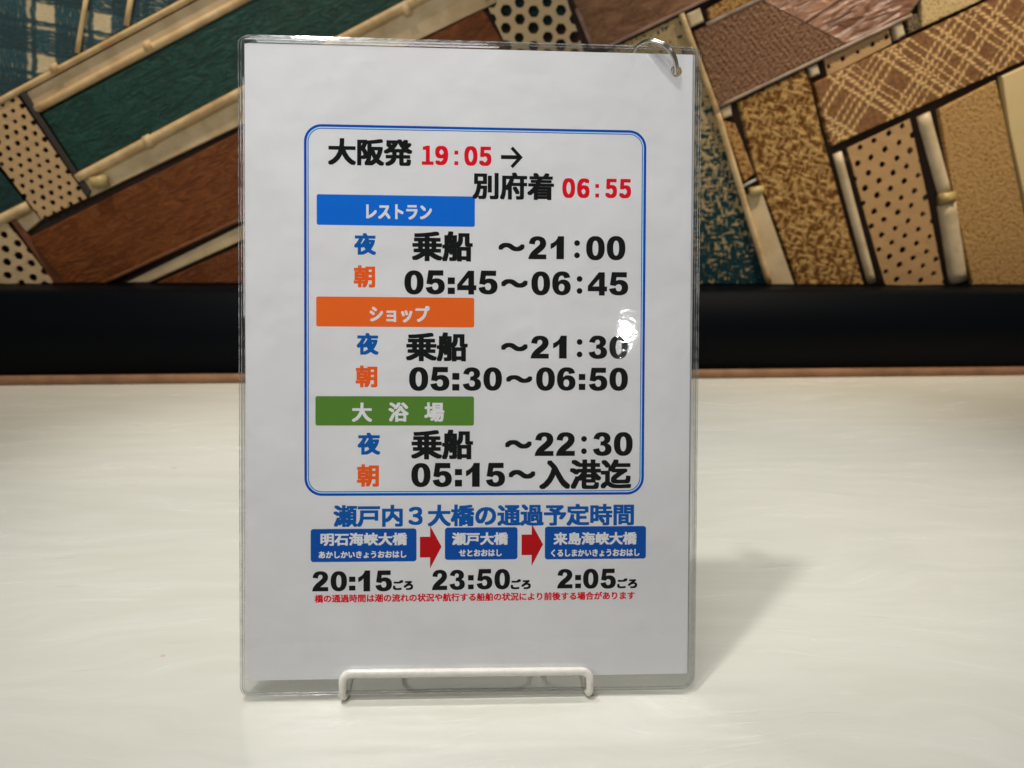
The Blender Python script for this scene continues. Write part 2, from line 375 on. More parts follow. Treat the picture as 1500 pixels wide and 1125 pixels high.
def plaid_mat(name, ground, band, thread, P=5.4, Q=4.9, rot=0.0):
    """teal plaid: dark bands in two directions, pale windows between"""
    s = Mat(name); v = s.uv(rot=rot)
    wob = s.m2('MULTIPLY', s.m2('SUBTRACT', s.noise(s.uv(), .9, 3), .5), .55)
    x, y, z = s.xyz(v); x = s.m2('ADD', x, wob); y = s.m2('ADD', y, wob)
    wx = s.m2('MAXIMUM', s.stripe(x, P, .16, .02), s.m2('MULTIPLY', s.stripe(x, P, .035, .02, .3), .8)); wy = s.m2('MAXIMUM', s.stripe(y, Q, .17, .02), s.m2('MULTIPLY', s.stripe(y, Q, .03, .02, .3), .8))
    ths = s.m2('MAXIMUM', s.stripe(x, P / 6, .22, .14), 0.0); tht = s.stripe(y, Q / 6, .22, .14)
    fx = s.noise(s.n('CombineXYZ', {0: s.m2('MULTIPLY', x, 9.0), 1: s.m2('MULTIPLY', y, .8)}).outputs[0], 1, 3)
    fy = s.noise(s.n('CombineXYZ', {0: s.m2('MULTIPLY', x, .8), 1: s.m2('MULTIPLY', y, 9.0), 2: 7.0}).outputs[0], 1, 3)
    bx = s.m2('MULTIPLY', s.m2('SUBTRACT', 1.0, wx), s.ramp(fx, .28, .42))
    by = s.m2('MULTIPLY', s.m2('SUBTRACT', 1.0, wy), s.ramp(fy, .30, .46))
    bandm = s.m2('MAXIMUM', bx, by)
    c = s.mix(bandm, ground, band)
    c = s.mix(s.m2('MULTIPLY', s.m2('MULTIPLY', bandm, s.ramp(fx, .55, .75)), .45), c, thread)
    c = s.mix(s.m2('MULTIPLY', s.m2('MULTIPLY', bx, by), .55), c, tuple(q * .3 for q in band[:3]) + (1,))
    h = s.m2('ADD', s.m2('ADD', fx, fy), bandm)
    return s.set(color=c, rough=.75, normal=s.bump(h, .003, .7))
def line_plaid_mat(name, ground, ground2, tan):
    """brown leather with sewn tan lines crossing in two directions"""
    s = Mat(name)
    wob = s.m2('MULTIPLY', s.m2('SUBTRACT', s.noise(s.uv(), .5, 3), .5), .5)
    x, y, z = s.xyz(s.uv(rot=R(-36)))
    x = s.m2('ADD', x, wob); y = s.m2('ADD', y, wob)
    dash = s.stripe(s.m2('ADD', x, y), .62, .33, .16); dash2 = s.stripe(s.m2('SUBTRACT', x, y), .7, .36, .16)
    lx = s.m2('MAXIMUM', s.stripe(x, 4.6, .038, .02), s.stripe(x, 4.6, .038, .02, .2))
    ly = s.m2('MAXIMUM', s.stripe(y, 4.0, .042, .02), s.stripe(y, 4.0, .042, .02, .22))
    dx, dy, dz = s.xyz(s.uv())
    dens = s.ramp(dx, -1.0, 9.0)
    lx2 = s.m2('MULTIPLY', s.stripe(x, .86, .13, .1), s.ramp(s.m2('ADD', s.m2('MULTIPLY', dens, .5), s.stripe(x, 5.6, .2, .04)), .75, 1.0))
    ly2 = s.m2('MULTIPLY', s.stripe(y, .8, .14, .1), s.ramp(s.m2('ADD', s.m2('MULTIPLY', dens, .55), s.stripe(y, 6.4, .22, .04, .3)), .75, 1.0))
    a = s.m2('MULTIPLY', s.m2('MAXIMUM', lx, lx2), dash); b = s.m2('MULTIPLY', s.m2('MAXIMUM', ly, ly2), dash2)
    ln = s.m2('MAXIMUM', a, b)
    n_ = s.noise(s.uv(), 2.2, 4); g = s.noise(s.uv(), 9, 3)
    c = s.mix(s.ramp(n_, .35, .7), ground, ground2)
    c = s.mix(s.m2('MULTIPLY', ln, s.m2('ADD', .55, s.m2('MULTIPLY', g, .6))), c, tan)
    return s.set(color=c, rough=.6, normal=s.bump(s.m2('ADD', s.m2('MULTIPLY', ln, .8), g), .0022, .7))
def woven_mat(name, dark, light, scale=1.6, stretch=2.2, lo=.4, hi=.62, third=None, rot=0, depth=.005, rough=.8, fade=None):
    """short strands at two slants over a darker ground"""
    s = Mat(name)
    a = s.noise(s.uv((1, stretch, 1), R(38) + rot), scale, 3, .5, .4)
    b = s.noise(s.uv((stretch, 1, 1), R(38) + rot, (7, 3, 0)), scale, 3, .5, .4)
    h = s.m2('MAXIMUM', a, b)
    f = s.noise(s.uv(), 6, 4)
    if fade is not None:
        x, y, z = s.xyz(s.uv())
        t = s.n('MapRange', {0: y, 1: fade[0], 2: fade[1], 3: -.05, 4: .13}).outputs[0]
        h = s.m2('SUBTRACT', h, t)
    mk = s.ramp(h, lo, hi)
    c = s.mix(mk, dark, light)
    if third is not None: c = s.mix(s.ramp(s.noise(s.uv(), .7, 2), .56, .64), c, third)
    c = s.mix(s.m2('MULTIPLY', s.m2('MULTIPLY', f, mk), .7), c, tuple(q * .5 for q in light[:3]) + (1,))
    return s.set(color=c, rough=rough, spec=.2, normal=s.bump(s.m2('ADD', h, s.m2('MULTIPLY', f, .25)), depth, .8))
def cane_mat(name, col):
    s = Mat(name)
    x, y, z = s.xyz(s.uv())
    a = s.stripe(x, .26, .3, .2); b = s.stripe(s.m2('ADD', s.m2('MULTIPLY', x, .5), s.m2('MULTIPLY', y, .87)), .26, .3, .2)
    n_ = s.noise(s.uv(), 5, 4)
    c = s.mix(s.m2('MULTIPLY', n_, .7), col, tuple(q * .5 for q in col[:3]) + (1,))
    c = s.mix(s.m2('MULTIPLY', s.m2('SUBTRACT', 1.0, s.m2('MAXIMUM', a, b)), .5), c, tuple(q * .35 for q in col[:3]) + (1,))
    return s.set(color=c, rough=.62, normal=s.bump(s.m2('ADD', s.m2('ADD', a, b), n_), .0012, .5))
def rod_mat(name, col, dark, rough=.45):
    s = Mat(name)
    v = s.uv((60, 60, 60), src='Object')
    n_ = s.noise(v, .7, 4); f = s.noise(s.uv((40, 40, 40), src='Object'), 6, 3)
    c = s.mix(s.ramp(n_, .3, .75), col, dark)
    return s.set(color=c, rough=rough, spec=.35, normal=s.bump(f, .0006, .4))
def emboss_mat(name):
    """brown hide: knitted relief on one part, smooth folds beyond a slanted seam"""
    s = Mat(name)
    x, y, z = s.xyz(s.uv())
    kn = s.m2('MULTIPLY', s.stripe(s.m2('ADD', x, s.m2('MULTIPLY', y, .35)), .62, .26, .2), s.stripe(s.m2('SUBTRACT', y, s.m2('MULTIPLY', x, .5)), .5, .28, .2))
    nz = s.noise(s.uv(), 2.4, 4)
    seam = s.m2('SUBTRACT', s.m2('ADD', x, s.m2('MULTIPLY', y, .883)), 7.6)
    side = s.ramp(s.m2('MULTIPLY', seam, -1.0), -.08, .08)
    knm = s.m2('MULTIPLY', s.m2('ADD', s.m2('MULTIPLY', kn, .6), s.m2('MULTIPLY', s.ramp(s.noise(s.uv((1.6, 1, 1), R(20)), 2.0, 3), .4, .6), .55)), s.ramp(nz, .25, .6))
    fo = s.noise(s.uv((.5, 2.2, 1), R(8)), .5, 4, .5, 1.0)
    cl = s.mix(s.m2('MULTIPLY', knm, .85), lin(132, 92, 58), lin(80, 46, 20))
    cr = s.mix(s.ramp(fo, .35, .65), lin(108, 70, 48), lin(164, 122, 96))
    c = s.mix(side, cr, cl)
    h1 = s.bump(s.m2('MULTIPLY', s.m2('MULTIPLY', knm, side), -1.0), .003, .8)
    h2 = s.bump(s.m2('MULTIPLY', fo, s.m2('SUBTRACT', 1.0, side)), .009, .8, h1)
    return s.set(color=c, rough=s.m2('ADD', .36, s.m2('MULTIPLY', side, .2)), normal=h2)

TAN = lin(205, 168, 118); TAN2 = lin(160, 120, 70); GOLD = lin(150, 102, 42); UMBER = lin(74, 46, 20)
TEAL = lin(22, 66, 70); CREAM = lin(208, 190, 152)
M = dict(
    counter=counter_mat(),
    back=plain('dark_backing', lin(52, 36, 24), .8, bump=.0004, var=.4),
    ledge=plain('black_lacquer', lin(4, 7, 12), .55, bump=.00005, scale=500, spec=.07),
    wood=rod_mat('brown_wood', lin(160, 120, 88), lin(134, 98, 70), .55),
    rod=rod_mat('bamboo', lin(214, 186, 138), lin(178, 144, 96)),
    rodw=rod_mat('pale_bamboo', lin(205, 186, 152), lin(178, 158, 122)),
    board=rod_mat('pale_board', lin(200, 178, 140), lin(176, 152, 112), .6),
    bind=rod_mat('brass_wrap', lin(196, 176, 118), lin(140, 116, 62), .4),
    wire=plain('grey_wire', lin(170, 165, 150), .4),
    cord=woven_mat('twisted_cord', lin(120, 92, 52), lin(212, 182, 132), 3.0, 2.0, .4, .55),
    trimg=rod_mat('grey_trim', lin(160, 140, 122), lin(112, 92, 76), .4),
    trimp=rod_mat('pink_trim', lin(160, 128, 112), lin(124, 92, 78), .5),
    trimb=rod_mat('brown_trim', lin(122, 74, 44), lin(92, 52, 28), .5),
    tplaid=plaid_mat('teal_plaid_weave', lin(212, 194, 152), lin(24, 72, 80), lin(130, 152, 134)),
    tleather=leather_mat('teal_leather', lin(12, 50, 42), lin(26, 74, 64)),
    tleather2=leather_mat('dark_teal_leather', lin(16, 46, 46), lin(26, 66, 62)),
    bleather=leather_mat('brown_leather', lin(98, 48, 10), lin(128, 70, 22)),
    bleather2=leather_mat('red_brown_leather', lin(98, 48, 12), lin(122, 66, 22)),
    bleather3=leather_mat('cocoa_leather', lin(108, 72, 46), lin(150, 108, 76), along=(1, 2)),
    emboss=emboss_mat('embossed_hide'),
    cane=cane_mat('cane_weave', lin(214, 176, 124)),
    canel=cane_mat('pale_cane_weave', lin(222, 192, 144)),
    caned=cane_mat('golden_cane_weave', lin(200, 158, 104)),
    dark=plain('dark_wood', lin(48, 38, 30), .5, var=.4),
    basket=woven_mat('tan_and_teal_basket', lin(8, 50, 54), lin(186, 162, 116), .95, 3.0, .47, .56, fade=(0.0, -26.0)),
    fuzzy=woven_mat('shaggy_gold_weave', lin(104, 64, 16), lin(212, 170, 104), .85, 2.6, .47, .66, depth=.012),
    small=woven_mat('ochre_weave', lin(120, 78, 30), lin(196, 152, 92), 1.5, 2.0, .44, .62, depth=.006),
    lplaid=line_plaid_mat('stitched_plaid_leather', lin(104, 62, 16), lin(146, 98, 42), lin(228, 188, 122)),
    tanw=woven_mat('pale_straw_weave', lin(150, 116, 66), lin(218, 190, 136), 2.6, 2.0, .40, .56, depth=.003),
    tanf=woven_mat('fine_straw_weave', lin(128, 90, 40), lin(194, 154, 96), 2.2, 1.5, .38, .58, depth=.004),
    cream=plain('cream_board', lin(205, 182, 132), .6, bump=.0002, var=.08, scale=60),
    lace=woven_mat('dark_lace', lin(40, 32, 22), lin(150, 130, 96), 4.0, 1.5, .5, .58),
)

# ---------------------------------------------------------------- wall frame: u along the wall, v up, d toward the viewer (mm)
W0, WU, WN, WDEP, ZT = Vector(WALL[0]), Vector(WALL[1]), Vector(WALL[2]), WALL[3], WALL[4]
WM = Matrix((WU, Vector((0, 0, 1)), WN)).transposed().to_4x4(); WM.translation = W0
def wbox(name, u0, u1, v0, v1, d0, d1, mat, bev=0, seg=3):
    bm = bmesh.new(); box(bm, u0 / 1000, u1 / 1000, v0 / 1000, v1 / 1000, d0 / 1000, d1 / 1000)
    if bev: bevel(bm, bev / 1000, seg)
    o = obj(name, bm, mat, None, bool(bev)); o.matrix_world = WM
    return o
# counter: its back edge follows the wall
bm = bmesh.new()
bk = lambda x: (W0 + WU * x + WN * WDEP)
p0, p1 = bk(-1.2), bk(2.1)
pts = [(p0.x, -.40), (p1.x, -.40), (p1.x, p1.y), (p0.x, p0.y)]
t_ = [bm.verts.new((x, y, 0)) for x, y in pts]; b_ = [bm.verts.new((x, y, -.04)) for x, y in pts]
bm.faces.new(t_); bm.faces.new(b_[::-1])
for i in range(4): bm.faces.new((t_[i], b_[i], b_[(i + 1) % 4], t_[(i + 1) % 4]))
bevel(bm, .003, 2)
tag(obj('counter', bm, M['counter'], None, False), 'white glossy counter top with faint brushed streaks', None, None, 'structure')
zt = ZT * 1000
tag(wbox('back_wall', -900, 2300, -60, 1500, -40, -1, M['back']), 'dark backing wall behind the woven panels', None, None, 'structure')
o = wbox('wood_trim', -900, 2300, .2, 10.6, 68.2, 69.6, M['wood'], .8, 2)
tag(o, 'thin brown wooden strip along the back edge of the white counter', 'wood trim')
o = wbox('ledge', -900, 2300, 1, zt, -.5, 68, M['ledge'], 2.0, 4)
tag(o, 'long black lacquered ledge with a rounded front edge below the woven wall', 'ledge')

# ---------------------------------------------------------------- wall relief pieces
PG = 'panels of the woven wall relief'; RG = 'bamboo rails of the wall relief'
def to_uv(bm, poly, ang):
    uvl = bm.loops.layers.uv.new('UVMap')
    ox, oy = poly[0]; ca, sa = math.cos(-ang), math.sin(-ang)
    for f in bm.faces:
        for l in f.loops:
            x, y = l.vert.co.x * 1000 - ox, l.vert.co.y * 1000 - oy
            l[uvl].uv = ((x * ca - y * sa) / 10, (x * sa + y * ca) / 10)
def slab(name, key, mat, ang=0, parent=None, bev=1.2, base=0.0):
    th, poly = PN[key]
    bm = bmesh.new()
    lo = [bm.verts.new((u / 1000, v / 1000, base / 1000)) for u, v in poly]
    hi = [bm.verts.new((u / 1000, v / 1000, th / 1000)) for u, v in poly]
    bm.faces.new(hi); bm.faces.new(lo[::-1]); n = len(poly)
    for i in range(n): bm.faces.new((lo[i], lo[(i + 1) % n], hi[(i + 1) % n], hi[i]))
    if bev:
        es = [e for e in bm.edges if all(abs(v.co.z - th / 1000) < 1e-6 for v in e.verts)]
        bmesh.ops.bevel(bm, geom=es, offset=bev / 1000, segments=2, profile=.5, affect='EDGES', clamp_overlap=True)
    to_uv(bm, poly, ang)
    o = obj(name, bm, mat, parent)
    if parent is None: o.matrix_world = WM
    return o
def cane(name, key, mat, pitch, hole, ang):
    """an open hexagonal weave with real holes, cut to the panel's outline"""
    th, poly = PN[key]
    bm = bmesh.new()
    ca, sa = math.cos(ang), math.sin(ang)
    cx = sum(p[0] for p in poly) / len(poly); cy_ = sum(p[1] for p in poly) / len(poly)
    rad = max(math.hypot(p[0] - cx, p[1] - cy_) for p in poly) + pitch
    rh = pitch / math.sqrt(3); nr = int(rad / (pitch * .866)) + 1
    for j in range(-nr, nr + 1):
        for i in range(-nr, nr + 1):
            hx = (i + .5 * (j % 2)) * pitch; hy = j * pitch * .866
            if math.hypot(hx, hy) > rad: continue
            jx, jy = random.uniform(-.05, .05) * pitch, random.uniform(-.05, .05) * pitch
            hr = hole * random.uniform(.86, 1.1)
            C_, I_ = [], []
            for k in range(6):
                a = R(30 + 60 * k); C_.append((hx + rh * math.cos(a), hy + rh * math.sin(a)))
            for k in range(12):
                a = R(30 + 30 * k); q = hr * (1.0 if k % 2 else 1.08)
                I_.append((hx + jx + q * math.cos(a), hy + jy + q * math.sin(a)))
            f = lambda p: bm.verts.new(((cx + p[0] * ca - p[1] * sa) / 1000, (cy_ + p[0] * sa + p[1] * ca) / 1000, th / 1000))
            cv, iv = [f(p) for p in C_], [f(p) for p in I_]
            for k in range(6):
                k2 = (k + 1) % 6; a, b, c = iv[2 * k], iv[2 * k + 1], iv[(2 * k + 2) % 12]
                bm.faces.new((cv[k], cv[k2], c, b, a))
    bmesh.ops.remove_doubles(bm, verts=bm.verts[:], dist=.00012)
    n = len(poly)
    for i in range(n):
        a, b = poly[i], poly[(i + 1) % n]; c = poly[(i + 2) % n]
        no = Vector((b[1] - a[1], -(b[0] - a[0]), 0)).normalized()
        bmesh.ops.bisect_plane(bm, geom=bm.verts[:] + bm.edges[:] + bm.faces[:], plane_co=(a[0] / 1000, a[1] / 1000, 0), plane_no=no, clear_outer=True)
    for v in bm.verts: v.co.z += mnoise.noise(v.co * 90) * .0006
    r = bmesh.ops.extrude_face_region(bm, geom=bm.faces[:])
    bmesh.ops.translate(bm, verts=[g for g in r['geom'] if isinstance(g, bmesh.types.BMVert)], vec=(0, 0, -.0022))
    bmesh.ops.recalc_face_normals(bm, faces=bm.faces[:])
    to_uv(bm, poly, ang)
    o = obj(name, bm, mat); o.matrix_world = WM
    return o
def wtube(name, key, mat, parent=None, sq=1.0, seg=14, wob=.00025):
    a, b, r, h = RD[key]
    A, B = Vector((a[0], a[1], h)), Vector((b[0], b[1], h))
    lo = zt + 1.0 + r * .35
    for P, Q in ((A, B), (B, A)):
        if P.z is not None and P.y < lo:
            k = (lo - P.y) / (Q.y - P.y); P.xy = P.xy + (Q.xy - P.xy) * k
    n = max(2, int((B - A).length / 12))
    bm = bmesh.new()
    pts = [(A + (B - A) * (i / n)) / 1000 for i in range(n + 1)]
    tube(bm, pts, [r / 1000 * (1 + .02 * mnoise.noise(Vector((i * .7, r, h)))) for i in range(n + 1)], seg)
    if sq != 1.0:
        for v in bm.verts: v.co.z = h / 1000 + (v.co.z - h / 1000) * sq
    o = obj(name, bm, mat, parent, True)
    if parent is None: o.matrix_world = WM
    return o
def rail(label, parts):
    root = empty('bamboo_rail'); root.matrix_world = WM
    tag(root, label, 'rail', RG)
    for nm, kind, key, mat, ang in parts:
        if kind == 's': slab(nm, key, mat, ang, root, .8)
        else: wtube(nm, key, mat, root, 1.0 if kind == 't' else .7)
    return root
A1 = R(28)
tp = slab('woven_panel', 'teal_plaid', M['tplaid'], R(-8))
for k in ('cord_a', 'cord_b'): wtube('cord', k, M['cord'], tp, .6)
tag(tp, 'teal plaid woven panel with pale square windows in the top left corner', 'wall panel', PG)
tag(slab('leather_panel', 'teal_leather', M['tleather'], A1), 'large dark green leather panel slanting between two pale bamboo rails', 'wall panel', PG)
tag(slab('leather_panel', 'teal_leather_2', M['tleather2'], A1), 'small dark green leather corner left of the fine holed cane panel', 'wall panel', PG)
tag(slab('leather_panel', 'brown_leather', M['bleather'], A1), 'large brown leather panel slanting down to the ledge left of the card', 'wall panel', PG)
tag(slab('leather_panel', 'brown_leather_2', M['bleather2'], A1), 'brown leather corner under the lowest left bamboo strip, touching the ledge', 'wall panel', PG)
tag(slab('leather_panel', 'brown_leather_3', M['bleather3'], A1), 'cocoa brown leather panel with grey edging above the metal ring', 'wall panel', PG)
tag(cane('cane_panel', 'cane_a', M['cane'], 10.8, 2.5, R(28)), 'tan cane panel with small round holes beside the green leather', 'wall panel', PG)
tag(cane('cane_panel', 'cane_b', M['canel'], 14.5, 4.0, R(25)), 'pale cane panel with large holes at the left end of the ledge', 'wall panel', PG)
cc = cane('cane_panel', 'cane_c', M['canel'], 17.2, 5.7, R(-28)); tag(cc, 'open cane panel with big honeycomb holes above the card top edge', 'wall panel', PG)
bk2 = slab('teal_backing', 'teal_back', M['tleather2'], 0, cc, .3)
tag(cane('cane_panel', 'cane_d', M['caned'], 17.6, 3.5, R(28)), 'golden cane panel dotted with small dark holes between two pale rods on the right', 'wall panel', PG)
tag(cane('cane_panel', 'cane_strip', M['caned'], 17.6, 2.7, R(27)), 'short narrow cane strip with one row of holes below the embossed hide', 'wall panel', PG)
tag(slab('dark_strip', 'dark_strip', M['dark'], A1, None, .8), 'narrow dark wooden strip along the short end of the green leather panel', 'strip')
tag(slab('wood_strip', 'strip_b', M['trimb'], A1, None, .8), 'thin brown strip between the large holed cane and brown leather', 'strip')
tag(slab('basket_panel', 'basket', M['basket'], R(5)), 'tan and teal basket weave panel showing right of the card', 'wall panel', PG)
e = slab('hide_panel', 'brown_emboss', M['emboss'], R(27)); tag(e, 'brown hide panel, knitted relief at left and glossy folds at right', 'wall panel', PG)
wtube('edge_trim', 'trim_b', M['trimg'], e, .6); wtube('edge_trim', 'trim_c', M['trimg'], e, .6)
b3 = [o for o in COL.objects if o.get('label', '').startswith('cocoa')][0]
wtube('edge_trim', 'trim_a', M['trimp'], b3, .6); wtube('edge_trim', 'trim_d', M['trimp'], b3, .6)
b1 = [o for o in COL.objects if o.get('label', '').startswith('large brown leather')][0]
wtube('edge_trim', 'trim_e', M['trimb'], b1, .6)
for o in COL.objects:
    if o.name.startswith(('edge_trim', 'cord')): o.matrix_parent_inverse = Matrix.Identity(4)
tag(slab('woven_panel', 'weave_small', M['small'], R(-15)), 'little ochre woven wedge between the bamboo rod and shaggy gold panel', 'wall panel', PG)
tag(slab('woven_panel', 'weave_small_2', M['small'], R(27)), 'narrow ochre woven wedge above the brown embossed hide', 'wall panel', PG)
tag(slab('woven_panel', 'lace', M['lace'], R(27), None, .6), 'tiny dark lacy patch beside a pale block at the upper right', 'wall panel', PG)
tag(slab('woven_panel', 'tan_weave', M['tanw'], R(27)), 'pale straw woven panel in the top right above the stitched plaid', 'wall panel', PG)
tag(slab('leather_panel', 'brown_plaid', M['lplaid'], R(27)), 'long brown panel with tan stitched plaid lines slanting to the right edge', 'wall panel', PG)
tag(slab('woven_panel', 'fuzzy', M['fuzzy'], R(-15)), 'shaggy gold woven panel standing on the ledge under the embossed hide', 'wall panel', PG)
tag(slab('woven_panel', 'tan_fine', M['tanf'], R(14)), 'plain fine straw panel between the wide pale rod and cream board', 'wall panel', PG)
tag(slab('cream_panel', 'cream', M['cream'], R(14)), 'smooth cream board at the far right edge of the wall', 'wall panel', PG)
rail('upper pale bamboo rail with a thin rod edging the teal plaid panel', [('board', 's', 'rail_a', M['board'], A1), ('rod', 't', 'rod_a', M['rod'], 0), ('rod', 't', 'rod_b', M['rod'], 0), ('node', 't', 'node_a', M['rod'], 0), ('node', 't', 'node_b', M['rod'], 0)])
rail('lower pale bamboo rail between the green leather and the brown leather', [('board', 's', 'rail_b', M['board'], A1), ('rod', 't', 'rod_c', M['rod'], 0), ('node', 't', 'node_c', M['rod'], 0), ('node', 't', 'node_c2', M['rod'], 0), ('binding', 't', 'bind_a', M['bind'], 0)])
rail('short bamboo rod with a pale board stub at the left picture edge', [('board', 's', 'rail_d', M['board'], A1), ('rod', 't', 'rod_d', M['rod'], 0)])
tag(slab('bamboo_strip', 'rail_c', M['board'], A1, None, 2.0), 'flat bamboo strip running down between two brown leather panels', 'strip')
rail('bamboo rail with brass coloured binding between teal basket and shaggy gold', [('board', 's', 'rail_e', M['board'], R(-15)), ('rod', 't', 'rod_f', M['rod'], 0), ('binding', 't', 'bind_b', M['bind'], 0), ('cross_wire', 't', 'wire', M['wire'], 0)])
tag(wtube('bamboo_rod', 'rod_e', M['rod']), 'thin pale bamboo rod along the left end of the embossed hide', 'rod')
tag(wtube('bamboo_rod', 'rod_g', M['rodw'], None, .8), 'slim pale rod between the shaggy gold panel and dotted cane', 'rod')
rail('wide pale rod with a brass coloured binding right of the dotted cane', [('rod', 'f', 'rod_h', M['rodw'], 0), ('rod', 'f', 'rod_i', M['rodw'], 0), ('binding', 't', 'bind_c', M['bind'], 0)])
for k, lb in (('block_a', 'pale square block at the top of the thin bamboo rod'), ('block_b', 'pale block under the lower left corner of the embossed hide'),
              ('block_c', 'small pale block left of the narrow cane strip'), ('block_d', 'upright pale block right of the narrow cane strip')):
    tag(slab('wood_block', k, M['rodw'], 0, None, 2.2), lb, 'block')

# ---------------------------------------------------------------- laminated timetable card
TILT = R(16); FB = 7.5
SM = Matrix(((1, 0, 0), (0, math.sin(TILT), -math.cos(TILT)), (0, math.cos(TILT), math.sin(TILT)))).to_4x4()
GAP = .0026
def sheet_empty(name, off=(0, 0, 0), rz=0):
    o = empty(name)
    o.matrix_world = Matrix.Translation((0, 0, GAP)) @ SM @ Matrix.Translation(Vector(off) / 1000) @ Matrix.Rotation(rz, 4, 'Z')
    return o
def P3(x, y, n): return (x / 1000, (y + FB) / 1000, n / 1000)      # paper mm -> local metres
def rrect(x0, x1, y0, y1, r, n=6):
    rr = r if isinstance(r, (list, tuple)) else [r] * 4            # bl br tr tl
    out = []
    for (cx, cy_, a0, q) in ((x0 + rr[0], y0 + rr[0], 180, rr[0]), (x1 - rr[1], y0 + rr[1], 270, rr[1]), (x1 - rr[2], y1 - rr[2], 0, rr[2]), (x0 + rr[3], y1 - rr[3], 90, rr[3])):
        for k in range(n + 1):
            a = R(a0 + 90 * k / n); out.append((cx + q * math.cos(a), cy_ + q * math.sin(a)))
    return out
HOLE = (202.06, 289.02, 2.7)
def hole_ring(bm, n):
    return [bm.verts.new(P3(HOLE[0] + HOLE[2] * math.cos(R(15 * k)), HOLE[1] + HOLE[2] * math.sin(R(15 * k)), n)) for k in range(24)]
def loop_edges(bm, vs_): return [bm.edges.new((vs_[i], vs_[(i + 1) % len(vs_)])) for i in range(len(vs_))]
def get_edges(bm, vs_):
    out = []
    for i in range(len(vs_)):
        a, b = vs_[i], vs_[(i + 1) % len(vs_)]
        out.append(bm.edges.get((a, b)) or bm.edges.new((a, b)))
    return out
def bridge(bm, a, b):
    for i in range(len(a)): bm.faces.new((a[i], a[(i + 1) % len(a)], b[(i + 1) % len(a)], b[i]))
def holed_slab(rings, hz0, hz1):
    """a closed sheet from a list of (outline, n); hole cut from n=hz0 (back) to hz1 (front)"""
    bm = bmesh.new(); prev = None; first = None
    for pts, n in rings:
        vsr = [bm.verts.new(P3(x, y, n)) for x, y in pts]
        if prev: bridge(bm, prev, vsr)
        else: first = vsr
        prev = vsr
    h0, h1 = hole_ring(bm, hz0), hole_ring(bm, hz1)
    bridge(bm, h0, h1)
    bmesh.ops.triangle_fill(bm, use_beauty=True, edges=get_edges(bm, first) + get_edges(bm, h0))
    bmesh.ops.triangle_fill(bm, use_beauty=True, edges=get_edges(bm, prev) + get_edges(bm, h1))
    bmesh.ops.recalc_face_normals(bm, faces=bm.faces[:])
    return bm
def film_mat():
    s = Mat('clear_laminate')
    x, y, z = s.xyz(s.uv(src='Object'))
    v = s.uv(src='Object')
    wv = s.noise(s.uv((.32, 1, 1), src='Object'), 36, 1, .4, .5); pl = s.noise(v, 900, 2, .5); md = s.noise(v, 190, 3, .6)
    b = s.bump(wv, .0009, .5); b = s.bump(md, .00005, .5, b); b = s.bump(pl, .000006, .5, b)
    ior = s.n('MapRange', {0: s.n('NewGeometry').outputs['Backfacing'], 1: 0.0, 2: 1.0, 3: 1.62, 4: 1 / 1.62}).outputs[0]   # a thin film reflects alike from both sides
    fr = s.n('Fresnel', {'IOR': ior, 'Normal': b}).outputs[0]
    tr = s.n('BsdfTransparent', {0: (.93, .934, .934, 1)}).outputs[0]
    gl = s.n('BsdfGlossy', {'Color': (1, 1, 1, 1), 'Roughness': .02, 'Normal': b}).outputs[0]
    mx = s.n('MixShader', {0: fr, 1: tr, 2: gl}).outputs[0]
    s.t.links.new(mx, s.out.inputs[0]); s.t.nodes.remove(s.b)
    return s.m
def paper_mat():
    s = Mat('white_paper')
    n1 = s.noise(s.uv(src='Object'), 24, 3); n2 = s.noise(s.uv(src='Object'), 1400, 2)
    c = s.mix(s.ramp(n1, .3, .7), lin(240, 240, 242), lin(246, 246, 247))
    c = s.mix(s.m2('MULTIPLY', n2, .10), c, lin(180, 180, 184))
    b = s.bump(n1, .0055, .3); b = s.bump(n2, .00004, .5, b)
    return s.set(color=c, rough=.75, normal=b, spec=.2)
def ink(name, col):
    s = Mat(name)
    n2 = s.noise(s.uv(src='Object'), 1300, 2)
    c = s.mix(s.m2('MULTIPLY', s.ramp(n2, .45, .75), .16), col, tuple(min(1, q * 1.6 + .02) for q in col[:3]) + (1,))
    return s.set(color=c, rough=.9, spec=.02)
KF = 1.38
INK = dict(k=ink('black_ink', lin(15, 18, 20)), r=ink('red_ink', lin(206, 6, 34, KF)), b=ink('blue_ink', lin(0, 84, 160, KF)), c=ink('title_blue_ink', lin(0, 82, 158, KF)),
           o=ink('orange_ink', lin(228, 88, 24, KF)), w=ink('white_print', lin(244, 244, 246)), B=ink('banner_blue_ink', lin(0, 92, 184, KF * 1.18)), O=ink('banner_orange_ink', lin(232, 90, 26, KF * 1.18)),
           G=ink('banner_green_ink', lin(76, 116, 42, KF * 1.18)), D=ink('box_blue_ink', lin(0, 74, 156, KF)), F=ink('frame_blue_ink', lin(0, 66, 166, KF)), L=ink('frame_pale_ink', lin(160, 205, 236, 1.3)), A=ink('arrow_red_ink', lin(176, 6, 16, KF)))
FILM, PAPER = film_mat(), paper_mat()
def film_rings(x0, x1, y0, y1, rad, nb, nf):
    rr = lambda d: rrect(x0 + d, x1 - d, y0 + d, y1 - d, [max(.3, q - d) for q in rad])
    mid = (nb + nf) / 2
    return [(rr(1.6), nb), (rr(.35), mid - .12), (rr(0), mid), (rr(.3), mid + .12), (rr(.9), mid + .10), (rr(1.5), mid + .19), (rr(2.1), mid + .13), (rr(2.9), nf)]
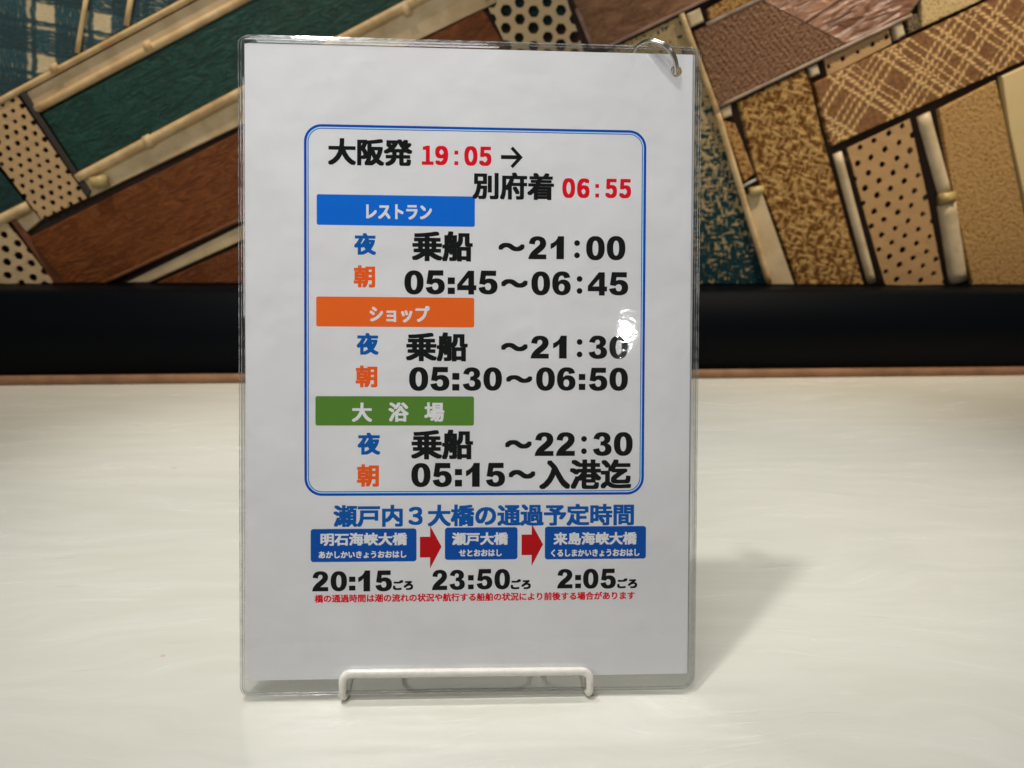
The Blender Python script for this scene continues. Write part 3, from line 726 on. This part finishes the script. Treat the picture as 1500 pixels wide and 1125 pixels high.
def rim_mat():
    s = Mat('heat_sealed_edge')
    n_ = s.noise(s.uv(src='Object'), 260, 3)
    tr = s.n('BsdfTransparent', {0: (.90, .91, .91, 1)}).outputs[0]
    gl = s.n('BsdfGlossy', {'Color': (.95, .97, .97, 1), 'Roughness': .22}).outputs[0]
    df = s.n('BsdfDiffuse', {'Color': (.72, .74, .74, 1)}).outputs[0]
    a = s.n('MixShader', {0: .3, 1: gl, 2: df}).outputs[0]
    mx = s.n('MixShader', {0: s.m2('ADD', .06, s.m2('MULTIPLY', s.ramp(n_, .35, .65), .26)), 1: tr, 2: a}).outputs[0]
    s.t.links.new(mx, s.out.inputs[0]); s.t.nodes.remove(s.b)
    return s.m
RIM = rim_mat()
def sealed_edge(x0, x1, y0, y1, rad, n, root):
    bm = bmesh.new()
    for d, r_, dn in ((.12, .24, 0), (1.35, .15, .16)):
        pts = rrect(x0 + d, x1 - d, y0 + d, y1 - d, [max(.3, q - d) for q in rad], 8)
        rows = []
        for i, p in enumerate(pts):
            a, c = Vector(pts[i - 1]), Vector(pts[(i + 1) % len(pts)]); t = (c - a).normalized(); o_ = Vector((t.y, -t.x))
            rows.append([bm.verts.new(P3(p[0] + o_.x * r_ * math.cos(R(60 * k)), p[1] + o_.y * r_ * math.cos(R(60 * k)), n + dn + r_ * math.sin(R(60 * k)))) for k in range(6)])
        for i in range(len(rows)):
            A_, B_ = rows[i], rows[(i + 1) % len(rows)]
            for k in range(6): bm.faces.new((A_[k], A_[(k + 1) % 6], B_[(k + 1) % 6], B_[k]))
    bmesh.ops.recalc_face_normals(bm, faces=bm.faces[:])
    obj('sealed_edge', bm, RIM, root, True)
def make_card(off, rz, x0, x1, y0, y1, label, px=(0, 210, 0, 297)):
    root = sheet_empty('laminated_card', off, rz)
    tag(root, label, 'laminated card')
    obj('laminate_film', holed_slab(film_rings(x0, x1, y0, y1, (4.5, 7, 4.5, 3.6), -.32, .26), -.32, .26), FILM, root)
    sealed_edge(x0, x1, y0, y1, (4.5, 7, 4.5, 3.6), -.03, root)
    pr = rrect(px[0], px[1], px[2], px[3], .3, 2)
    pap = obj('paper', holed_slab([(pr, -.1), (pr, 0)], -.1, 0), PAPER, root)
    return root, pap
card, paper = make_card((0, 0, 0), 0, -3.0, 213.2, -FB, 300.4, 'white laminated timetable card with Japanese sailing hours on a wire stand')
back_card, _ = make_card((.5, 0, -.68), R(-.12), -2.9, 213.4, -FB, 301.3, 'second laminated card hidden behind the timetable card, only its edges showing', (0, 210.2, 0, 297.6))

# --- printing
NZ = .02
def flat(bm, pts, n, mi=0):
    f = bm.faces.new([bm.verts.new(P3(x, y, n)) for x, y in pts]); f.material_index = mi
    return f
def ring_band(bm, o, i, n, mi):
    a = [bm.verts.new(P3(x, y, n)) for x, y in o]; b = [bm.verts.new(P3(x, y, n)) for x, y in i]
    for k in range(len(a)):
        f = bm.faces.new((a[k], a[(k + 1) % len(a)], b[(k + 1) % len(a)], b[k])); f.material_index = mi
GC = {}
def glyphs(txt):
    if txt in GC: return GC[txt]
    c = bpy.data.curves.new('t', 'FONT'); c.body = txt; c.size = 1; c.resolution_u = 4
    o = bpy.data.objects.new('t', c); COL.objects.link(o)
    dg = bpy.context.evaluated_depsgraph_get()
    me = bpy.data.meshes.new_from_object(o.evaluated_get(dg))
    vs_ = [(v.co.x, v.co.y) for v in me.vertices]; fs = [tuple(p.vertices) for p in me.polygons]
    bpy.data.objects.remove(o); bpy.data.curves.remove(c); bpy.data.meshes.remove(me)
    GC[txt] = (vs_, fs); return GC[txt]
DIG = {   # heavy sans digits on a 100 x 100 square: M move, L line, C cubic
 '1': ['M 100 0 L 100 100 L 56 100 C 48 84 30 73 0 67 L 0 44 C 20 48 33 54 44 62 L 44 0 Z'],
 '2': ['M 3 67 C 5 90 22 100 50 100 C 81 100 97 88 97 69 C 97 55 86 45 70 34 C 62 29 55 25 50 21 L 98 21 L 98 0 L 0 0 C 2 18 13 31 39 48 C 56 59 63 64 63 71 C 63 78 58 82 50 82 C 41 82 36 77 35 64 Z'],
 '3': ['M 2 72 C 7 91 22 100 48 100 C 77 100 93 89 93 73 C 93 63 87 56 76 52 C 91 49 99 40 99 28 C 99 10 82 0 50 0 C 20 0 4 10 0 28 L 33 33 C 35 22 40 18 49 18 C 59 18 65 23 65 31 C 65 39 58 44 48 44 C 45 44 43 43.5 39 43 L 41 61 C 52 60 60 64 60 71 C 60 78 55 82 48 82 C 40 82 35 78 33 68 Z'],
 '4': ['M 57 100 L 88 100 L 88 39 L 100 39 L 100 18 L 88 18 L 88 0 L 58 0 L 58 18 L 0 18 L 0 41 Z', 'M 58 39 L 58 70 L 25 39 Z'],
 '5': ['M 14 100 L 92 100 L 92 78 L 39 78 L 36 63 C 43 66 50 67 57 67 C 83 67 100 54 100 34 C 100 12 82 0 50 0 C 20 0 4 9 0 28 L 34 33 C 36 23 41 18 50 18 C 60 18 66 24 66 33 C 66 42 60 48 50 48 C 43 48 38 45 34 40 L 4 44 Z'],
 '6': ['M 96 75 L 64 71 C 62 79 58 82 51 82 C 40 82 34 74 33 57 C 40 63 48 66 58 66 C 83 66 99 53 99 34 C 99 13 80 0 51 0 C 18 0 0 17 0 49 C 0 82 18 100 52 100 C 79 100 92 92 96 75 Z', 'M 50 48 C 59 48 65 42 65 33 C 65 24 60 17 51 17 C 41 17 35 24 35 33 C 35 42 41 48 50 48 Z'],
}
def digit_loops(d):
    if d == '0':
        se = lambda rx, ry, p: [(50 + rx * math.copysign(abs(math.cos(R(9 * k))) ** p, math.cos(R(9 * k))), 50 + ry * math.copysign(abs(math.sin(R(9 * k))) ** p, math.sin(R(9 * k)))) for k in range(40)]
        return [se(50, 50, .86), se(15.5, 31, .86)]
    out = []
    for path in DIG[d]:
        tk = path.split(); i = 0; pts = []
        while i < len(tk):
            c = tk[i]; i += 1
            if c in 'ML': pts.append((float(tk[i]), float(tk[i + 1]))); i += 2
            elif c == 'C':
                p = pts[-1]; q = [float(t) for t in tk[i:i + 6]]; i += 6
                for s_ in range(1, 9):
                    t = s_ / 8; u = 1 - t
                    pts.append(tuple(u ** 3 * p[j] + 3 * u * u * t * q[j] + 3 * u * t * t * q[2 + j] + t ** 3 * q[4 + j] for j in (0, 1)))
        if math.dist(pts[0], pts[-1]) < .01: pts.pop()
        out.append(pts)
    return out
def put_digit(bm, d, x0, x1, y0, y1, n, mi):
    es = []
    for lp in digit_loops(d):
        es += loop_edges(bm, [bm.verts.new(P3(x0 + (x1 - x0) * x / 100, y0 + (y1 - y0) * y / 100, n)) for x, y in lp])
    r = bmesh.ops.triangle_fill(bm, use_beauty=True, edges=es, normal=(0, 0, 1))
    for g in r['geom']:
        if isinstance(g, bmesh.types.BMFace): g.material_index = mi
def put_text(bm, txt, x0, x1, y0, y1, rx, ry, n, mi=0):
    if txt == '@sq':
        flat(bm, [(x0, y0), (x1, y0), (x1, y1), (x0, y1)], n, mi); return
    if txt == '@dot':
        for yc in (y0, y1):
            xc = (x0 + x1) / 2; flat(bm, [(xc + rx * math.cos(R(15 * k)), yc + rx * math.sin(R(15 * k))) for k in range(24)], n, mi)
        return
    if txt[0] == '#': put_digit(bm, txt[1], x0, x1, y0, y1, n, mi); return
    vs_, fs = glyphs(txt)
    gx0 = min(v[0] for v in vs_); gx1 = max(v[0] for v in vs_); gy0 = min(v[1] for v in vs_); gy1 = max(v[1] for v in vs_)
    sx = (x1 - x0 - 2 * rx) / (gx1 - gx0); sy = (y1 - y0 - 2 * ry) / (gy1 - gy0)
    offs = [(0, 0)]
    if rx > 0:
        for q in ((1, .5) if rx > .35 else (1,)):
            offs += [(rx * q * a, ry * q * b) for a, b in ((-1, -1), (1, -1), (1, 1), (-1, 1), (-1, 0), (1, 0), (0, -1), (0, 1))]
    for k, (dx, dy) in enumerate(offs):
        nn = n + .0016 * k
        nv = [bm.verts.new(P3(x0 + rx + (x - gx0) * sx + dx, y0 + ry + (y - gy0) * sy + dy, nn)) for x, y in vs_]
        for f in fs:
            g = bm.faces.new([nv[i] for i in f]); g.material_index = mi
bm = bmesh.new(); f0 = BX['frame']
rr = lambda d: rrect(f0[0] + d, f0[1] - d, f0[2] + d, f0[3] - d, 8.2 - d, 10)
ring_band(bm, rr(0), rr(1.15), NZ, 0); ring_band(bm, rr(1.15), rr(1.75), NZ, 1); ring_band(bm, rr(1.75), rr(2.1), NZ, 0)
obj('printed_frame', bm, [INK['F'], INK['L']], card)
BAN = {'restaurant_banner': 'B', 'shop_banner': 'O', 'bath_banner': 'G', 'bridge_box_0': 'D', 'bridge_box_1': 'D', 'bridge_box_2': 'D'}
BLAB = {'restaurant_banner': 'blue restaurant banner', 'shop_banner': 'orange shop banner', 'bath_banner': 'green large bath banner',
        'bridge_box_0': 'left blue bridge name box', 'bridge_box_1': 'middle blue bridge name box', 'bridge_box_2': 'right blue bridge name box'}
BO = {}
for k, c in BAN.items():
    bm = bmesh.new(); x0, x1, y0, y1 = BX[k]
    flat(bm, rrect(x0, x1, y0, y1, .9 if 'banner' in k else 1.3, 5), NZ)
    BO[k] = obj(k.rstrip('_012'), bm, INK[c], card); BO[k]['label'] = BLAB[k]
for k in ('arrow_0', 'arrow_1'):
    x0, x1, y0, y1 = BX[k]; bm = bmesh.new(); q = lambda a, b: (x0 + (x1 - x0) * a, y0 + (y1 - y0) * b)
    flat(bm, [q(0, .26), q(.47, .26), q(.47, 0), q(1, .51), q(.47, 1), q(.47, .745), q(0, .745)], NZ)
    obj('red_arrow', bm, INK['A'], card)
groups = []
for t in TX:
    if groups and groups[-1][0] == t[0] and t[0] not in (): groups[-1][1].append(t)
    else: groups.append((t[0], [t]))
for nm, items in groups:
    bm = bmesh.new()
    for (_, c, txt, x0, x1, y0, y1, rx, ry) in items:
        if txt == '@arrow':
            ym = (y0 + y1) / 2 + .1; hw = .92
            flat(bm, [(x0, ym - hw), (x1 - 2.2, ym - hw), (x1 - 2.2, ym + hw), (x0, ym + hw)], NZ)
            s2 = 1.1
            flat(bm, [(x1, ym), (x1 - 4.7, y1), (x1 - 5.8, y1 - 1.1), (x1 - 2.15, ym)], NZ + .002)
            flat(bm, [(x1, ym), (x1 - 2.15, ym), (x1 - 5.8, y0 + 1.1), (x1 - 4.7, y0)], NZ + .002)
        else: put_text(bm, txt, x0, x1, y0, y1, rx, ry, NZ + (.012 if nm in BO or nm in ('arrival_text', 'bridge_title') else .004))
    for f in bm.faces:
        f.normal_update()
        if f.normal.z < 0: f.normal_flip()
    if nm in BO: obj('banner_text' if 'banner' in nm else 'bridge_name', bm, INK[items[0][1]], BO[nm])
    else: obj(nm.rstrip('_012'), bm, INK[items[0][1]], card)

# ---------------------------------------------------------------- metal ring through the hole
def steel():
    s = Mat('nickel_ring'); return s.set(color=lin(206, 202, 193), rough=.2, metal=1.0)
A = Vector(P3(HOLE[0], HOLE[1] - .3, 0)); Bq = Vector(P3(186.6, 302.4, 0))
C0 = (A + Bq) / 2; ax = (Bq - A).normalized(); rad = (Bq - A).length / 2
bxv = Vector((-ax.y, ax.x, 0)); bxv = -bxv if bxv.y < 0 else bxv
bv = (bxv * .50 + Vector((0, 0, 1)) * .866).normalized(); nv_ = ax.cross(bv)
C0 = C0 - bv * .0056; rad = math.hypot(rad, .0056)
bm = bmesh.new()
for s_ in (-1, 1):
    N_ = 72; S_ = 10; rings = []
    for i in range(N_):
        t = 2 * math.pi * i / N_; d = ax * math.cos(t) + bv * math.sin(t)
        rings.append([bm.verts.new(C0 + nv_ * (.00076 * s_) + d * rad + d * (.0008 * math.cos(2 * math.pi * k / S_)) + nv_ * (.0008 * math.sin(2 * math.pi * k / S_))) for k in range(S_)])
    for i in range(N_):
        a, b = rings[i], rings[(i + 1) % N_]
        for k in range(S_): bm.faces.new((a[k], a[(k + 1) % S_], b[(k + 1) % S_], b[k]))
bmesh.ops.recalc_face_normals(bm, faces=bm.faces[:])
ring = obj('split_ring', bm, steel(), None, True)
ring.matrix_world = Matrix.Translation((0, 0, GAP)) @ SM
tag(ring, 'shiny split ring threaded through the hole in the card top right corner', 'metal ring')

# ---------------------------------------------------------------- wire stand
def coat():
    s = Mat('white_vinyl_coating')
    n_ = s.noise(s.uv(src='Object'), 260, 3)
    c = s.mix(s.ramp(n_, .4, .7), lin(234, 230, 221), lin(226, 221, 210))
    return s.set(color=c, rough=.28, normal=s.bump(n_, .00006, .3))
CO = coat()
stand = empty('wire_stand', (.104, 0, 0)); tag(stand, 'white coated wire stand with a front bar holding the laminated card', 'display stand')
V = Vector
zb, yb, rb, xl, xr = .0140, .0008, .0019, .0452, .1622
def loc(bm):
    for v in bm.verts: v.co -= V((.104, 0, 0))
    return bm
def corner(p, q, r_, n=6):
    """points rounding the right angle at q between p->q->r_ with a small radius"""
    rad_ = .0042
    a = (p - q).normalized(); b = (r_ - q).normalized()
    c = q + (a + b) * rad_
    return [c - (b * math.cos(t) + a * math.sin(t)) * rad_ for t in [math.pi / 2 * i / n for i in range(n + 1)]]
def front_bar():
    bm = bmesh.new()
    top_l, top_r = V((xl + .001, yb, zb)), V((xr - .001, yb - .0004, zb - .0006))
    L0, R0 = V((xl, -.0018, .0019)), V((xr, -.0022, .0019))
    pts = [L0 + V((.0012, .004, -.0002)), L0 + V((.0004, .0008, .0004)), L0 + V((0, -.0001, .0024))]
    pts += corner(L0 + V((0, 0, .003)), V((xl, yb, zb)), top_r)
    n = 22
    for i in range(1, n):
        k = i / n; p = V((xl, yb, zb)) * (1 - k) + V((xr, yb - .0004, zb - .0006)) * k
        if p.x > xl + .006 and p.x < xr - .006: pts.append(p + V((0, 0, .00012 * mnoise.noise(V((i * .8, 3, 1))))))
    pts += corner(top_l, V((xr, yb - .0004, zb - .0006)), R0 + V((0, 0, .003)))
    pts += [R0 + V((0, -.0001, .0024)), R0 + V((-.0004, .0008, .0004)), R0 + V((-.0012, .004, -.0002))]
    rs = []
    for p in pts:
        rs.append(rb if p.z > .009 else .00155 + (rb - .00155) * max(0, (p.z - .002)) / .007)
    tube(bm, pts, rs, 16)
    return loc(bm)
obj('front_bar', front_bar(), CO, stand, True)
for x in (xl + .0012, xr - .0012):
    bm = bmesh.new(); tube(bm, [V((x, .0015, .0012)), V((x, .03, .0012)), V((x + (.1035 - x) * .08, .085, .0012))], .00115, 12)
    obj('base_rail', loc(bm), CO, stand, True)
bm = bmesh.new(); x0, x1 = xl + .006, xr - .006
tube(bm, [V((x0, .084, .0036)), V((x1, .084, .0036))], .00125, 12)
obj('rear_crossbar', loc(bm), CO, stand, True)
bm = bmesh.new()
bk_ = lambda z: .0036 + (z) * math.tan(TILT) + .0009
x0, x1 = .070, .1385
tube(bm, [V((x0, .083, .0062)), V((x0, .0235, .0062)), V((x0, bk_(.02) + .003, .012)), V((x0, bk_(.03), .03)), V((x0, bk_(.085), .085)), V((x0 + .006, bk_(.09), .09)),
          V((x1 - .006, bk_(.09), .09)), V((x1, bk_(.085), .085)), V((x1, bk_(.03), .03)), V((x1, bk_(.02) + .003, .012)), V((x1, .0235, .0062)), V((x1, .083, .0062))], .00125, 12)
obj('back_support', loc(bm), CO, stand, True)
